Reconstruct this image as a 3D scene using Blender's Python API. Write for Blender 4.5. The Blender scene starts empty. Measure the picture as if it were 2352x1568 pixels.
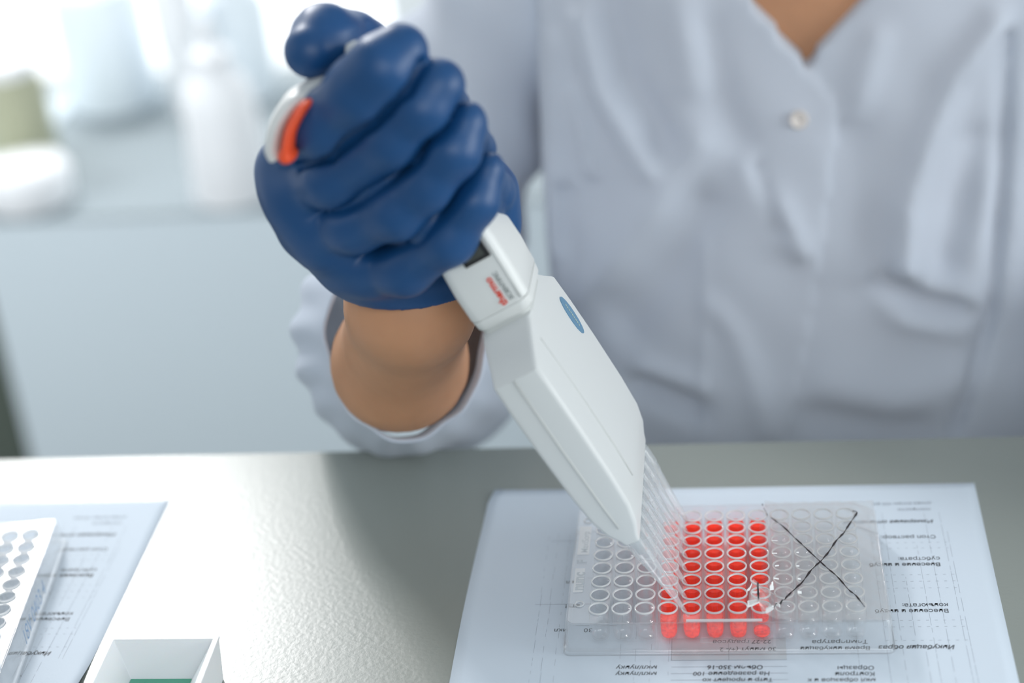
import bpy, bmesh, math, random
import numpy as np
from mathutils import Matrix, Vector
random.seed(4); rng = np.random.RandomState(4)
scene = bpy.context.scene
COL = scene.collection
S = 0.001                                  # everything below is written in millimetres

# ------------------------------------------------------------------ camera
F_PX = 4000.0
PITCH, YAW, ROLL = 0.4869618, -0.1456661, -0.0986031
CAM = np.array([56.869, -548.299, 427.267])
def cam_axes():
    cy, sy, cp, sp = math.cos(YAW), math.sin(YAW), math.cos(PITCH), math.sin(PITCH)
    f = np.array([sy*cp, cy*cp, -sp]); r = np.array([cy, -sy, 0.0]); u = np.cross(r, f)
    c, s = math.cos(ROLL), math.sin(ROLL)
    return c*r + s*u, -s*r + c*u, f
RT, UP, FW = cam_axes()
cam_data = bpy.data.cameras.new('camera'); cam = bpy.data.objects.new('camera', cam_data); COL.objects.link(cam)
cam.matrix_world = Matrix(((RT[0], UP[0], -FW[0], CAM[0]*S), (RT[1], UP[1], -FW[1], CAM[1]*S),
                           (RT[2], UP[2], -FW[2], CAM[2]*S), (0, 0, 0, 1)))
cam_data.sensor_width = 36.0; cam_data.lens = F_PX/2352*36.0
cam_data.clip_start = 0.02; cam_data.clip_end = 30
cam_data.dof.use_dof = True; cam_data.dof.focus_distance = 0.688; cam_data.dof.aperture_fstop = 3.6
scene.camera = cam
def at(u, v, y):                            # the point of depth-plane y that the photograph shows at pixel u, v
    d = RT*(u-1176)/F_PX - UP*(v-784)/F_PX + FW
    return CAM + d*((y-CAM[1])/d[1])
def on_z(u, v, z):
    d = RT*(u-1176)/F_PX - UP*(v-784)/F_PX + FW
    return CAM + d*((z-CAM[2])/d[2])

# ------------------------------------------------------------------ world, lights, exposure
scene.view_settings.view_transform = 'Standard'; scene.view_settings.look = 'None'
scene.view_settings.gamma = 1.0; scene.view_settings.use_curve_mapping = False
scene.view_settings.exposure = 0.0
w = bpy.data.worlds.new('sky'); scene.world = w; w.use_nodes = True
nt = w.node_tree; nt.nodes.clear()
tc = nt.nodes.new('ShaderNodeTexCoord'); sp = nt.nodes.new('ShaderNodeSeparateXYZ'); nt.links.new(tc.outputs['Generated'], sp.inputs[0])
mr = nt.nodes.new('ShaderNodeMapRange'); mr.interpolation_type = 'SMOOTHSTEP'
mr.inputs['From Min'].default_value = 0.0; mr.inputs['From Max'].default_value = 0.55
nt.links.new(sp.outputs['Y'], mr.inputs['Value'])
mx = nt.nodes.new('ShaderNodeMix'); mx.data_type = 'RGBA'
mx.inputs['A'].default_value = (0.31, 0.35, 0.375, 1); mx.inputs['B'].default_value = (1.8, 1.87, 1.93, 1)
nt.links.new(mr.outputs[0], mx.inputs['Factor'])
bg = nt.nodes.new('ShaderNodeBackground'); bg.inputs['Strength'].default_value = 1.0
wo = nt.nodes.new('ShaderNodeOutputWorld')
nt.links.new(mx.outputs['Result'], bg.inputs['Color']); nt.links.new(bg.outputs[0], wo.inputs[0])

def area(name, loc, target, sx, sy, power, color):
    l = bpy.data.lights.new(name, 'AREA'); l.shape = 'RECTANGLE'; l.size = sx*S; l.size_y = sy*S; l.energy = power; l.color = color
    o = bpy.data.objects.new(name, l); COL.objects.link(o); o.location = Vector(loc)*S
    o.rotation_euler = (Vector(target)-Vector(loc)).to_track_quat('-Z', 'Y').to_euler(); return o
area('window_light', (-1030, 1850, 1420), (-190, 20, 0), 400, 360, 30, (1.0, 0.99, 0.98))
area('front_fill_light', (480, -1650, 1000), (60, 200, 60), 1500, 900, 14.5, (0.94, 0.98, 1.0))  # added fill from the front for coat and papers, source unseen
area('right_fill_light', (1750, -250, 400), (60, 130, 90), 1100, 700, 19, (0.95, 0.99, 1.0))  # fill from the right for pipette and coat, no window modelled there
sl = area('cabinet_fill_light', (-1500, -100, 500), (-560, 985, -330), 900, 900, 4, (0.95, 0.98, 1.0)); sl.data.spread = math.radians(80)  # added fill that brightens the low cabinet, no window on this side

scene.cycles.transparent_max_bounces = 40; scene.cycles.max_bounces = 10
scene.cycles.caustics_reflective = False; scene.cycles.caustics_refractive = False

# ------------------------------------------------------------------ materials
def mat(name, color, rough=0.5, spec=0.5, metal=0.0, bump=None, noise=None, sheen=0.0, sub=0.0, coat=0.0):
    m = bpy.data.materials.new(name); m.use_nodes = True; n = m.node_tree.nodes; L = m.node_tree.links
    b = n['Principled BSDF']; b.inputs['Base Color'].default_value = (*color, 1); b.inputs['Roughness'].default_value = rough
    b.inputs['Specular IOR Level'].default_value = spec; b.inputs['Metallic'].default_value = metal
    b.inputs['Sheen Weight'].default_value = sheen; b.inputs['Coat Weight'].default_value = coat
    if sub:
        b.inputs['Subsurface Weight'].default_value = sub; b.inputs['Subsurface Radius'].default_value = (1, .35, .2)
        b.inputs['Subsurface Scale'].default_value = 0.004
    t = n.new('ShaderNodeTexCoord')
    if bump:
        sc, st, det = bump
        z = n.new('ShaderNodeTexNoise'); z.inputs['Scale'].default_value = sc; z.inputs['Detail'].default_value = det
        L.new(t.outputs['Object'], z.inputs['Vector'])
        bp = n.new('ShaderNodeBump'); bp.inputs['Strength'].default_value = st; bp.inputs['Distance'].default_value = 0.0006
        L.new(z.outputs['Fac'], bp.inputs['Height']); L.new(bp.outputs[0], b.inputs['Normal'])
    if noise:
        sc, amt = noise
        z = n.new('ShaderNodeTexNoise'); z.inputs['Scale'].default_value = sc; z.inputs['Detail'].default_value = 3
        L.new(t.outputs['Object'], z.inputs['Vector'])
        r = n.new('ShaderNodeValToRGB')
        r.color_ramp.elements[0].position = .3; r.color_ramp.elements[1].position = .7
        r.color_ramp.elements[0].color = (*[c*(1-amt) for c in color], 1); r.color_ramp.elements[1].color = (*[min(1, c*(1+amt)) for c in color], 1)
        L.new(z.outputs['Fac'], r.inputs[0]); L.new(r.outputs[0], b.inputs['Base Color'])
    return m

def clear(name, tint=(1, 1, 1), haze=0.06, haze_col=(.9, .93, .95), rough=0.03, edge=0.5, gloss=1.0, bump=None):
    """clear plastic: see-through, Fresnel gloss, a little scattered light, whiter towards its edges"""
    m = bpy.data.materials.new(name); m.use_nodes = True; n = m.node_tree.nodes; L = m.node_tree.links; n.clear()
    out = n.new('ShaderNodeOutputMaterial')
    tr = n.new('ShaderNodeBsdfTransparent'); tr.inputs[0].default_value = (*tint, 1)
    df = n.new('ShaderNodeBsdfDiffuse'); df.inputs[0].default_value = (*haze_col, 1)
    tl = n.new('ShaderNodeBsdfTranslucent'); tl.inputs[0].default_value = (*haze_col, 1)
    ds = n.new('ShaderNodeMixShader'); ds.inputs[0].default_value = .5; L.new(df.outputs[0], ds.inputs[1]); L.new(tl.outputs[0], ds.inputs[2])
    lw = n.new('ShaderNodeLayerWeight'); lw.inputs['Blend'].default_value = 0.5
    pw = n.new('ShaderNodeMath'); pw.operation = 'POWER'; L.new(lw.outputs['Facing'], pw.inputs[0]); pw.inputs[1].default_value = 4
    ma = n.new('ShaderNodeMath'); ma.operation = 'MULTIPLY_ADD'; L.new(pw.outputs[0], ma.inputs[0]); ma.inputs[1].default_value = edge; ma.inputs[2].default_value = haze
    ma.use_clamp = True
    m1 = n.new('ShaderNodeMixShader'); L.new(ma.outputs[0], m1.inputs[0]); L.new(tr.outputs[0], m1.inputs[1]); L.new(ds.outputs[0], m1.inputs[2])
    gl = n.new('ShaderNodeBsdfGlossy'); gl.inputs['Roughness'].default_value = rough; gl.inputs[0].default_value = (1, 1, 1, 1)
    fr = n.new('ShaderNodeMath'); fr.operation = 'POWER'; L.new(lw.outputs['Facing'], fr.inputs[0]); fr.inputs[1].default_value = 5
    gm = n.new('ShaderNodeMath'); gm.operation = 'MULTIPLY_ADD'; L.new(fr.outputs[0], gm.inputs[0]); gm.inputs[1].default_value = .8*gloss; gm.inputs[2].default_value = .045*gloss
    m2 = n.new('ShaderNodeMixShader'); L.new(gm.outputs[0], m2.inputs[0]); L.new(m1.outputs[0], m2.inputs[1]); L.new(gl.outputs[0], m2.inputs[2])
    L.new(m2.outputs[0], out.inputs[0])
    if bump:
        t = n.new('ShaderNodeTexCoord'); z = n.new('ShaderNodeTexNoise'); z.inputs['Scale'].default_value = bump[0]; z.inputs['Detail'].default_value = 3
        L.new(t.outputs['Object'], z.inputs['Vector']); bp = n.new('ShaderNodeBump'); bp.inputs['Strength'].default_value = bump[1]; bp.inputs['Distance'].default_value = .001
        L.new(z.outputs['Fac'], bp.inputs['Height'])
        for q in (gl, lw, df): L.new(bp.outputs[0], q.inputs['Normal'])
    return m

M = {}
M['table'] = mat('laminate', (0.27, 0.295, 0.275), 0.29, 0.5, bump=(420, 0.13, 4))
M['table_edge'] = mat('laminate_edge', (0.62, 0.64, 0.62), 0.4)
M['paper'] = mat('paper', (0.65, 0.73, 0.82), 0.62, 0.3, bump=(700, 0.05, 2))
M['ink'] = mat('printer_ink', (0.10, 0.11, 0.125), 0.6)
M['ink_pale'] = mat('pale_print', (0.30, 0.33, 0.38), 0.6)
M['ink_blue'] = mat('blue_pen', (0.22, 0.34, 0.52), 0.5)
M['marker'] = mat('marker_ink', (0.01, 0.008, 0.012), 0.35)
M['plate'] = clear('clear_polystyrene', haze=0.03, edge=0.35, gloss=1.0)
M['deck'] = clear('clear_deck', haze=0.02, edge=0.2, gloss=1.3, rough=0.06)
M['well'] = clear('clear_well', haze=0.006, edge=0.12, gloss=1.0)
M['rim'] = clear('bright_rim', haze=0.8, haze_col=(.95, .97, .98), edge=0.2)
M['film'] = clear('sealing_film', haze=0.30, haze_col=(.74, .75, .75), edge=0.2, rough=0.12, bump=(140, 0.35), gloss=.8)
M['tip'] = clear('tip_plastic', haze=0.17, haze_col=(.88, .92, .95), edge=0.75, rough=0.12)
M['glint'] = mat('crease_glint_white', (0.95, 0.96, 0.97), 0.15, 0.8)
M['stamp'] = clear('stamped_letters', haze=.35, haze_col=(.55, .62, .66), edge=0.1, gloss=.2)
M['reflection_box'] = clear('reflection_white', haze=.75, haze_col=(.97, .98, .98), edge=0.1)
M['white'] = mat('white_plastic', (0.72, 0.735, 0.725), 0.38, 0.45)
M['white2'] = mat('white_head_plastic', (0.67, 0.69, 0.69), 0.42, 0.4)
M['seam'] = mat('seam', (0.56, 0.58, 0.57), 0.6)
M['grey_plastic'] = mat('grey_nozzle', (0.50, 0.55, 0.58), 0.5)
M['nozzle'] = clear('nozzle_plastic', haze=0.5, haze_col=(.8, .84, .86))
M['display'] = mat('display_frame', (0.012, 0.012, 0.014), 0.3)
M['lcd'] = mat('display_glass', (0.06, 0.065, 0.06), 0.2, bump=(60, .3, 2))
M['orange'] = mat('orange_rubber', (0.85, 0.085, 0.02), 0.45)
M['red_print'] = mat('red_print', (0.75, 0.08, 0.05), 0.5)
M['grey_print'] = mat('grey_print', (0.22, 0.25, 0.25), 0.5)
M['badge'] = mat('blue_badge', (0.10, 0.24, 0.38), 0.3)
M['badge_print'] = mat('badge_print', (0.45, 0.55, 0.45), 0.4)
M['glove'] = mat('nitrile', (0.006, 0.062, 0.190), 0.44, 0.5, bump=(160, 0.03, 3), noise=(35, 0.06))
M['skin'] = mat('skin', (0.55, 0.28, 0.155), 0.5, 0.3, sub=0.15, noise=(30, 0.10))
M['coat'] = mat('white_cotton', (0.68, 0.745, 0.85), 0.85, 0.2, bump=(900, 0.3, 2), sheen=0.2)
_b = M['coat'].node_tree; _o = [n for n in _b.nodes if n.type == 'OUTPUT_MATERIAL'][0]; _p = _b.nodes['Principled BSDF']
_t = _b.nodes.new('ShaderNodeBsdfTranslucent'); _t.inputs[0].default_value = (.80, .84, .88, 1); _m = _b.nodes.new('ShaderNodeMixShader'); _m.inputs[0].default_value = .28
_b.links.new(_p.outputs[0], _m.inputs[1]); _b.links.new(_t.outputs[0], _m.inputs[2]); _b.links.new(_m.outputs[0], _o.inputs[0])
M['button'] = mat('pearl_button', (0.72, 0.66, 0.62), 0.25, 0.6)
M['cabinet'] = mat('pale_grey_blue_paint', (0.66, 0.74, 0.79), 0.5)
M['worktop'] = mat('matt_grey_worktop', (0.31, 0.355, 0.38), 0.85, 0.1)
M['dark'] = mat('dark_green_grey', (0.09, 0.11, 0.09), 0.6)
M['floor'] = mat('linoleum', (0.25, 0.27, 0.27), 0.4, noise=(6, .08))
M['wall'] = mat('painted_wall', (0.62, 0.65, 0.66), 0.7, noise=(5, .03))
M['frame'] = mat('window_frame', (0.8, 0.82, 0.82), 0.4)
M['bottle'] = mat('white_bottle', (0.90, 0.91, 0.93), 0.45)
M['glassware'] = mat('pale_blue_plastic', (0.80, 0.87, 0.92), 0.4)
M['olive'] = mat('olive_jar', (0.42, 0.43, 0.30), 0.5)
M['amber'] = mat('amber_cap', (0.35, 0.25, 0.15), 0.5)
M['trouser'] = mat('dark_trousers', (0.05, 0.06, 0.09), 0.9)
M['hair'] = mat('dark_hair', (0.03, 0.018, 0.012), 0.5)
M['green_liquid'] = mat('green_liquid', (0.10, 0.42, 0.28), 0.1)
M['tray'] = mat('tray_plastic', (0.78, 0.80, 0.82), 0.3, 0.5, sub=0.1)

def liquid_mat():
    m = bpy.data.materials.new('red_liquid'); m.use_nodes = True; n = m.node_tree.nodes; L = m.node_tree.links; n.clear()
    out = n.new('ShaderNodeOutputMaterial')
    tr = n.new('ShaderNodeBsdfTransparent'); tr.inputs[0].default_value = (1.0, .10, .02, 1)
    tl = n.new('ShaderNodeBsdfTranslucent'); tl.inputs[0].default_value = (.80, .052, .006, 1)
    df = n.new('ShaderNodeBsdfDiffuse'); df.inputs[0].default_value = (.86, .056, .007, 1)
    a = n.new('ShaderNodeAddShader'); L.new(tl.outputs[0], a.inputs[1]); L.new(df.outputs[0], a.inputs[0])
    z = n.new('ShaderNodeTexNoise'); z.inputs['Scale'].default_value = 700
    t = n.new('ShaderNodeTexCoord'); L.new(t.outputs['Object'], z.inputs['Vector'])
    mr = n.new('ShaderNodeMapRange'); mr.inputs['From Min'].default_value = .35; mr.inputs['From Max'].default_value = .65
    mr.inputs['To Min'].default_value = .55; mr.inputs['To Max'].default_value = .95; L.new(z.outputs[0], mr.inputs[0])
    b = n.new('ShaderNodeMixShader'); L.new(mr.outputs[0], b.inputs[0]); L.new(tr.outputs[0], b.inputs[1]); L.new(a.outputs[0], b.inputs[2])
    g = n.new('ShaderNodeBsdfGlossy'); g.inputs['Roughness'].default_value = .05
    lw = n.new('ShaderNodeLayerWeight'); fr = n.new('ShaderNodeMath'); fr.operation = 'POWER'; L.new(lw.outputs['Facing'], fr.inputs[0]); fr.inputs[1].default_value = 5
    fa = n.new('ShaderNodeMath'); fa.operation = 'MULTIPLY_ADD'; L.new(fr.outputs[0], fa.inputs[0]); fa.inputs[1].default_value = .7; fa.inputs[2].default_value = .03
    c = n.new('ShaderNodeMixShader'); L.new(fa.outputs[0], c.inputs[0]); L.new(b.outputs[0], c.inputs[1]); L.new(g.outputs[0], c.inputs[2])
    L.new(c.outputs[0], out.inputs[0]); return m
M['red'] = liquid_mat()

# ------------------------------------------------------------------ object helpers
ORG = {}
def thing(name, label, cat, loc=(0, 0, 0), rotz=0.0, group=None, local=False):
    """Empty at the thing's base. Parts are written in world mm unless local=True."""
    o = bpy.data.objects.new(name, None); COL.objects.link(o); o.empty_display_size = 0.02
    o.location = Vector(loc)*S; o.rotation_euler = (0, 0, rotz); o['label'] = label; o['category'] = cat
    if group: o['group'] = group
    ORG[o.name] = np.zeros(3) if local else np.array(loc, float); return o
def link(name, data, material, parent=None):
    o = bpy.data.objects.new(name, data); COL.objects.link(o)
    if material is not None:
        for mm in (material if isinstance(material, (list, tuple)) else [material]): data.materials.append(mm)
    if parent is not None: o.parent = parent; ORG[o.name] = ORG[parent.name]
    return o
def mk(name, v, f, material, parent=None, smooth=True, loc=None, sharp=None):
    v = np.asarray(v, float); org = np.zeros(3)
    if parent is not None: org = ORG[parent.name]
    elif loc is not None: org = np.array(loc, float)
    me = bpy.data.meshes.new(name); me.from_pydata(((v-org)*S).tolist(), [], [list(map(int, q)) for q in f])
    bm = bmesh.new(); bm.from_mesh(me); bmesh.ops.recalc_face_normals(bm, faces=bm.faces); bm.to_mesh(me); bm.free()
    if smooth: me.polygons.foreach_set('use_smooth', [True]*len(me.polygons))
    if smooth and sharp:
        me.set_sharp_from_angle(angle=math.radians(sharp))
    o = link(name, me, material, parent)
    if parent is None: o.location = Vector(org)*S; ORG[o.name] = org
    return o
def tag(o, label, cat, group=None):
    o['label'] = label; o['category'] = cat
    if group: o['group'] = group
    return o
def struct(o): o['kind'] = 'structure'; return o

def box(x0, x1, y0, y1, z0, z1):
    v = [(x, y, z) for z in (z0, z1) for y in (y0, y1) for x in (x0, x1)]
    return v, [(0, 1, 3, 2), (4, 6, 7, 5), (0, 4, 5, 1), (1, 5, 7, 3), (3, 7, 6, 2), (2, 6, 4, 0)]
def bev(o, wd, seg=2):
    b = o.modifiers.new('bevel', 'BEVEL'); b.width = wd*S; b.segments = seg; b.limit_method = 'ANGLE'; b.angle_limit = math.radians(40); return o
def merge(parts):
    V, Fc = [], []; n = 0
    for v, f in parts:
        V += [tuple(p) for p in v]; Fc += [tuple(i+n for i in q) for q in f]; n += len(v)
    return V, Fc
def lathe(prof, seg=32, c=(0, 0, 0), cap0=False, cap1=False):
    v, f = [], []
    for r, z in prof:
        for k in range(seg):
            a = 2*math.pi*k/seg; v.append((c[0]+r*math.cos(a), c[1]+r*math.sin(a), c[2]+z))
    for i in range(len(prof)-1):
        for k in range(seg):
            f.append((i*seg+k, i*seg+(k+1) % seg, (i+1)*seg+(k+1) % seg, (i+1)*seg+k))
    if cap0: f.append(tuple(range(seg))[::-1])
    if cap1: f.append(tuple((len(prof)-1)*seg+k for k in range(seg)))
    return v, f
def tube(pts, rad, seg=10, flat=None):
    pts = [np.array(p, float) for p in pts]; v, f = [], []
    prev = None
    for i, p in enumerate(pts):
        t = pts[min(i+1, len(pts)-1)]-pts[max(i-1, 0)]; t /= np.linalg.norm(t)
        a = np.array([0, 1, 0]) if flat is None else np.array(flat, float)
        a = a - t*(a@t)
        if np.linalg.norm(a) < 1e-3: a = np.array([1, 0, 0]) - t*t[0]
        a /= np.linalg.norm(a); b = np.cross(t, a)
        r = rad[i] if isinstance(rad, (list, tuple)) else rad
        ra, rb = r if isinstance(r, (list, tuple)) else (r, r)
        for k in range(seg):
            q = 2*math.pi*k/seg; v.append(p + a*ra*math.cos(q) + b*rb*math.sin(q))
    for i in range(len(pts)-1):
        for k in range(seg): f.append((i*seg+k, i*seg+(k+1) % seg, (i+1)*seg+(k+1) % seg, (i+1)*seg+k))
    f.append(tuple(range(seg))[::-1]); f.append(tuple((len(pts)-1)*seg+k for k in range(seg)))
    return v, f
def smooth_path(P, n=8):
    P = [np.array(p, float) for p in P]; out = []
    Q = [2*P[0]-P[1]] + P + [2*P[-1]-P[-2]]
    for i in range(1, len(Q)-2):
        for k in range(n):
            t = k/n; a, b, c, d = Q[i-1], Q[i], Q[i+1], Q[i+2]
            out.append(.5*((2*b)+(-a+c)*t+(2*a-5*b+4*c-d)*t*t+(-a+3*b-3*c+d)*t**3))
    out.append(P[-1]); return out
def ribbon(pts, wd, z):
    """flat marker stroke on a horizontal surface"""
    v, f = [], []
    for i, p in enumerate(pts):
        t = np.array(pts[min(i+1, len(pts)-1)])-np.array(pts[max(i-1, 0)]); t = t[:2]/np.linalg.norm(t[:2]); n_ = np.array([-t[1], t[0]])
        ww = wd[i] if isinstance(wd, list) else wd
        for s_ in (-1, 1):
            v.append((p[0]+n_[0]*ww/2*s_, p[1]+n_[1]*ww/2*s_, z(p) if callable(z) else z))
    for i in range(len(pts)-1): f.append((2*i, 2*i+1, 2*i+3, 2*i+2))
    return v, f
def text(name, body, size, matrix, material, parent, shear=0.0, weight=0.0, extrude=0.0):
    cu = bpy.data.curves.new(name, 'FONT'); cu.body = body; cu.size = size*S; cu.shear = shear; cu.offset = weight*S; cu.extrude = extrude*S
    cu.resolution_u = 3
    tmp = bpy.data.objects.new('tmp', cu); COL.objects.link(tmp)
    me = bpy.data.meshes.new_from_object(tmp); bpy.data.objects.remove(tmp); bpy.data.curves.remove(cu); me.name = name
    me.materials.clear(); o = link(name, me, material, parent); o.matrix_local = matrix; return o

# ------------------------------------------------------------------ signed-distance modelling (one continuous skin per body)
def mesh_sdf(fn, lo, hi, h):
    xs = [np.arange(lo[i], hi[i]+h, h) for i in range(3)]
    X, Y, Z = np.meshgrid(*xs, indexing='ij')
    D = fn(X.astype(np.float32), Y.astype(np.float32), Z.astype(np.float32)).astype(np.float32)
    n0, n1, n2 = D.shape
    c = [D[i:n0-1+i, j:n1-1+j, k:n2-1+k] for i in (0, 1) for j in (0, 1) for k in (0, 1)]
    neg = sum((q < 0).astype(np.int8) for q in c); act = (neg > 0) & (neg < 8)
    idx = -np.ones(act.shape, np.int64); ii = np.argwhere(act); idx[act] = np.arange(len(ii))
    corners = [(i, j, k) for i in (0, 1) for j in (0, 1) for k in (0, 1)]
    vals = [q[act] for q in c]; acc = np.zeros((len(ii), 3)); cnt = np.zeros(len(ii))
    for a in range(8):
        for b in range(a+1, 8):
            da = np.array(corners[b])-np.array(corners[a])
            if np.abs(da).sum() != 1: continue
            va, vb = vals[a], vals[b]; s_ = (va < 0) != (vb < 0); t = np.where(s_, va/(va-vb+1e-12), 0)
            for ax in range(3): acc[:, ax] += np.where(s_, corners[a][ax]+t*da[ax], 0)
            cnt += s_
    V = (ii+acc/cnt[:, None])*h+np.array(lo); Fs = []
    for ax in range(3):
        o1, o2 = [(1, 2), (2, 0), (0, 1)][ax]
        sl0 = [slice(1, -1)]*3; sl0[ax] = slice(0, -1); sl1 = list(sl0); sl1[ax] = slice(1, None)
        a0, a1 = D[tuple(sl0)], D[tuple(sl1)]; cr = np.argwhere((a0 < 0) != (a1 < 0))
        if not len(cr): continue
        base = cr.copy()
        for q in (o1, o2): base[:, q] += 1
        def cell(d1, d2):
            p = base.copy(); p[:, o1] -= d1; p[:, o2] -= d2; return idx[p[:, 0], p[:, 1], p[:, 2]]
        quad = np.stack([cell(0, 0), cell(1, 0), cell(1, 1), cell(0, 1)], 1)
        Fs.append(quad[(quad >= 0).all(1)])
    return V, np.concatenate(Fs)
def cap(X, Y, Z, a, b, ra, rb):
    a = np.array(a, float); b = np.array(b, float); d = b-a; L2 = d@d
    t = np.clip(((X-a[0])*d[0]+(Y-a[1])*d[1]+(Z-a[2])*d[2])/L2, 0, 1)
    return np.sqrt((X-a[0]-t*d[0])**2+(Y-a[1]-t*d[1])**2+(Z-a[2]-t*d[2])**2)-(ra+(rb-ra)*t)
def ell(X, Y, Z, c, r):
    k = np.sqrt(((X-c[0])/r[0])**2+((Y-c[1])/r[1])**2+((Z-c[2])/r[2])**2); return (k-1)*min(r)
def smin(a, b, k):
    h = np.maximum(k-np.abs(a-b), 0)/k; return np.minimum(a, b)-h*h*k/4
def chain(X, Y, Z, pts, rad, k=3.0):
    d = None
    for i in range(len(pts)-1):
        e = cap(X, Y, Z, pts[i], pts[i+1], rad[i], rad[i+1]); d = e if d is None else smin(d, e, k)
    return d

# ================================================================== THE SETTING
WY = 1372
v, f = box(-2600, 2600, -500, WY+90, 2000, 2060); struct(mk('ceiling', v, f, M['frame'], smooth=False, loc=(0, 0, 2000)))
v, f = box(-2600, 2600, -2200, 1700, -770, -750); struct(mk('floor', v, f, M['floor'], smooth=False, loc=(0, 0, -750)))
# back wall with a wide window opening
wx0, wx1, wz0, wz1 = -1500, 160, -236, 1500
parts = [box(-2600, wx0, WY, WY+90, -750, 2000), box(wx1, 2600, WY, WY+90, -750, 2000),
         box(wx0, wx1, WY, WY+90, -750, wz0), box(wx0, wx1, WY, WY+90, wz1, 2000)]
v, f = merge(parts); struct(mk('wall_back', v, f, M['wall'], smooth=False, loc=(0, WY, -750)))
def framebar(x0, x1, z0, z1): return box(x0, x1, WY+10, WY+60, z0, z1)
v, f = merge([framebar(wx0, wx1, wz0, wz0+10), framebar(wx0, wx1, wz1-35, wz1), framebar(wx0, wx0+35, wz0, wz1), framebar(wx1-35, wx1, wz0, wz1),
              framebar(-330, -270, wz0, wz1), framebar(560, 600, wz0, wz1)])
struct(mk('window_1', v, f, M['frame'], smooth=False, loc=(0, WY, wz0)))

# low cabinet under the window
cb = thing('window_cabinet', 'long pale grey blue low cabinet standing under the bright window', 'cabinet', (-300, 1170, -750))
v, f = box(-706, 900, 990, WY, -750, -245); bev(mk('body', v, f, M['cabinet'], cb, False), 2)
v, f = box(-709, 903, 988, WY, -243, -240); bev(mk('worktop', v, f, M['worktop'], cb, False), 4)
dk = thing('recess_block', 'tall dark green grey box standing in for the dark recess left of the low cabinet', 'box', (-900, 1150, -750))
v, f = box(-1180, -716, 1010, WY-5, -750, -262); bev(mk('body', v, f, M['dark'], dk, False), 6)  # dark block put in for the shadowed gap beside the cabinet
v, f = box(-1185, -712, 1005, WY-5, -262, -242); bev(mk('lid', v, f, M['cabinet'], dk, False), 6)

# things standing on the low cabinet, far out of focus
Zs = -240
def loft_thing(name, label, cat, prof, pos, material, extra=None):
    t = thing(name, label, cat, (*pos, Zs))
    v, f = lathe(prof, 28, (*pos, Zs), True, True); mk('body', v, f, material, t, sharp=35)
    if name == 'plastic_canister': t['group'] = 'pale blue canisters before the window'
    if extra:
        for nm, pr, mm in extra:
            v, f = lathe(pr, 28, (*pos, Zs), True, True); mk(nm, v, f, mm, t, sharp=35)
    return t
loft_thing('wash_bottle', 'white squeeze bottle standing on the low cabinet, nearest to the blue glove', 'bottle',
           [(40, 0), (42, 4), (38, 60), (36, 95), (30, 118), (18, 132)], (-441, 1030), M['bottle'],
           [('cap', [(19, 132), (19, 150), (8, 156), (5, 185)], M['bottle']), ('label', [(35.8, 12), (35.9, 50)], M['ink_pale'])][:1])
loft_thing('slim_bottle', 'slim white bottle standing before the window between the two canisters', 'bottle',
           [(15, 0), (17, 3), (19, 60), (24, 90), (26, 150), (14, 170)], (-548, 1262), M['bottle'], [('cap', [(13, 170), (13, 190)], M['bottle'])])
loft_thing('plastic_canister', 'pale blue wide canister at the foot of the window, left of the slim bottle', 'canister',
           [(50, 0), (52, 5), (52, 120), (44, 140), (20, 150)], (-655, 1318), M['glassware'], [('lid', [(24, 150), (24, 170)], M['bottle'])])
loft_thing('plastic_canister', 'pale blue narrow canister at the window, between slim bottle and squeeze bottle', 'canister',
           [(38, 0), (40, 5), (40, 105), (30, 125), (16, 132)], (-500, 1325), M['glassware'], [('lid', [(20, 132), (20, 150)], M['bottle'])])
wb = thing('white_tub', 'squat white tub at the front left end of the low cabinet', 'tub', (-655, 1030, Zs))
v, f = lathe([(40, 0), (44, 4), (46, 34), (40, 44), (20, 48)], 28, (-655, 1030, Zs), True, True); mk('body', v, f, M['bottle'], wb)
loft_thing('olive_jar', 'olive green jar behind the squat white tub', 'jar', [(34, 0), (36, 4), (36, 96), (28, 110)], (-690, 1120), M['olive'],
           [('lid', [(30, 110), (30, 124)], M['bottle'])])
loft_thing('amber_vial', 'small brown vial just right of the white squeeze bottle', 'vial', [(11, 0), (12, 3), (12, 48), (8, 56)], (-375, 1100), M['amber'],
           [('cap', [(9, 56), (9, 68)], M['amber'])])

# ================================================================== TABLE
tb = thing('lab_table', 'grey laminate laboratory table with a straight far edge', 'table', (0, -280, -750))
v, f = box(-1100, 900, -760, 145, -26, 0); bev(mk('tabletop', v, f, M['table'], tb, False), 1.2, 3)
for lx in (-1040, 840):
    for ly in (-720, 100):
        v, f = box(lx-20, lx+20, ly-20, ly+20, -750, -26); mk('leg', v, f, M['table_edge'], tb, False)

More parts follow.
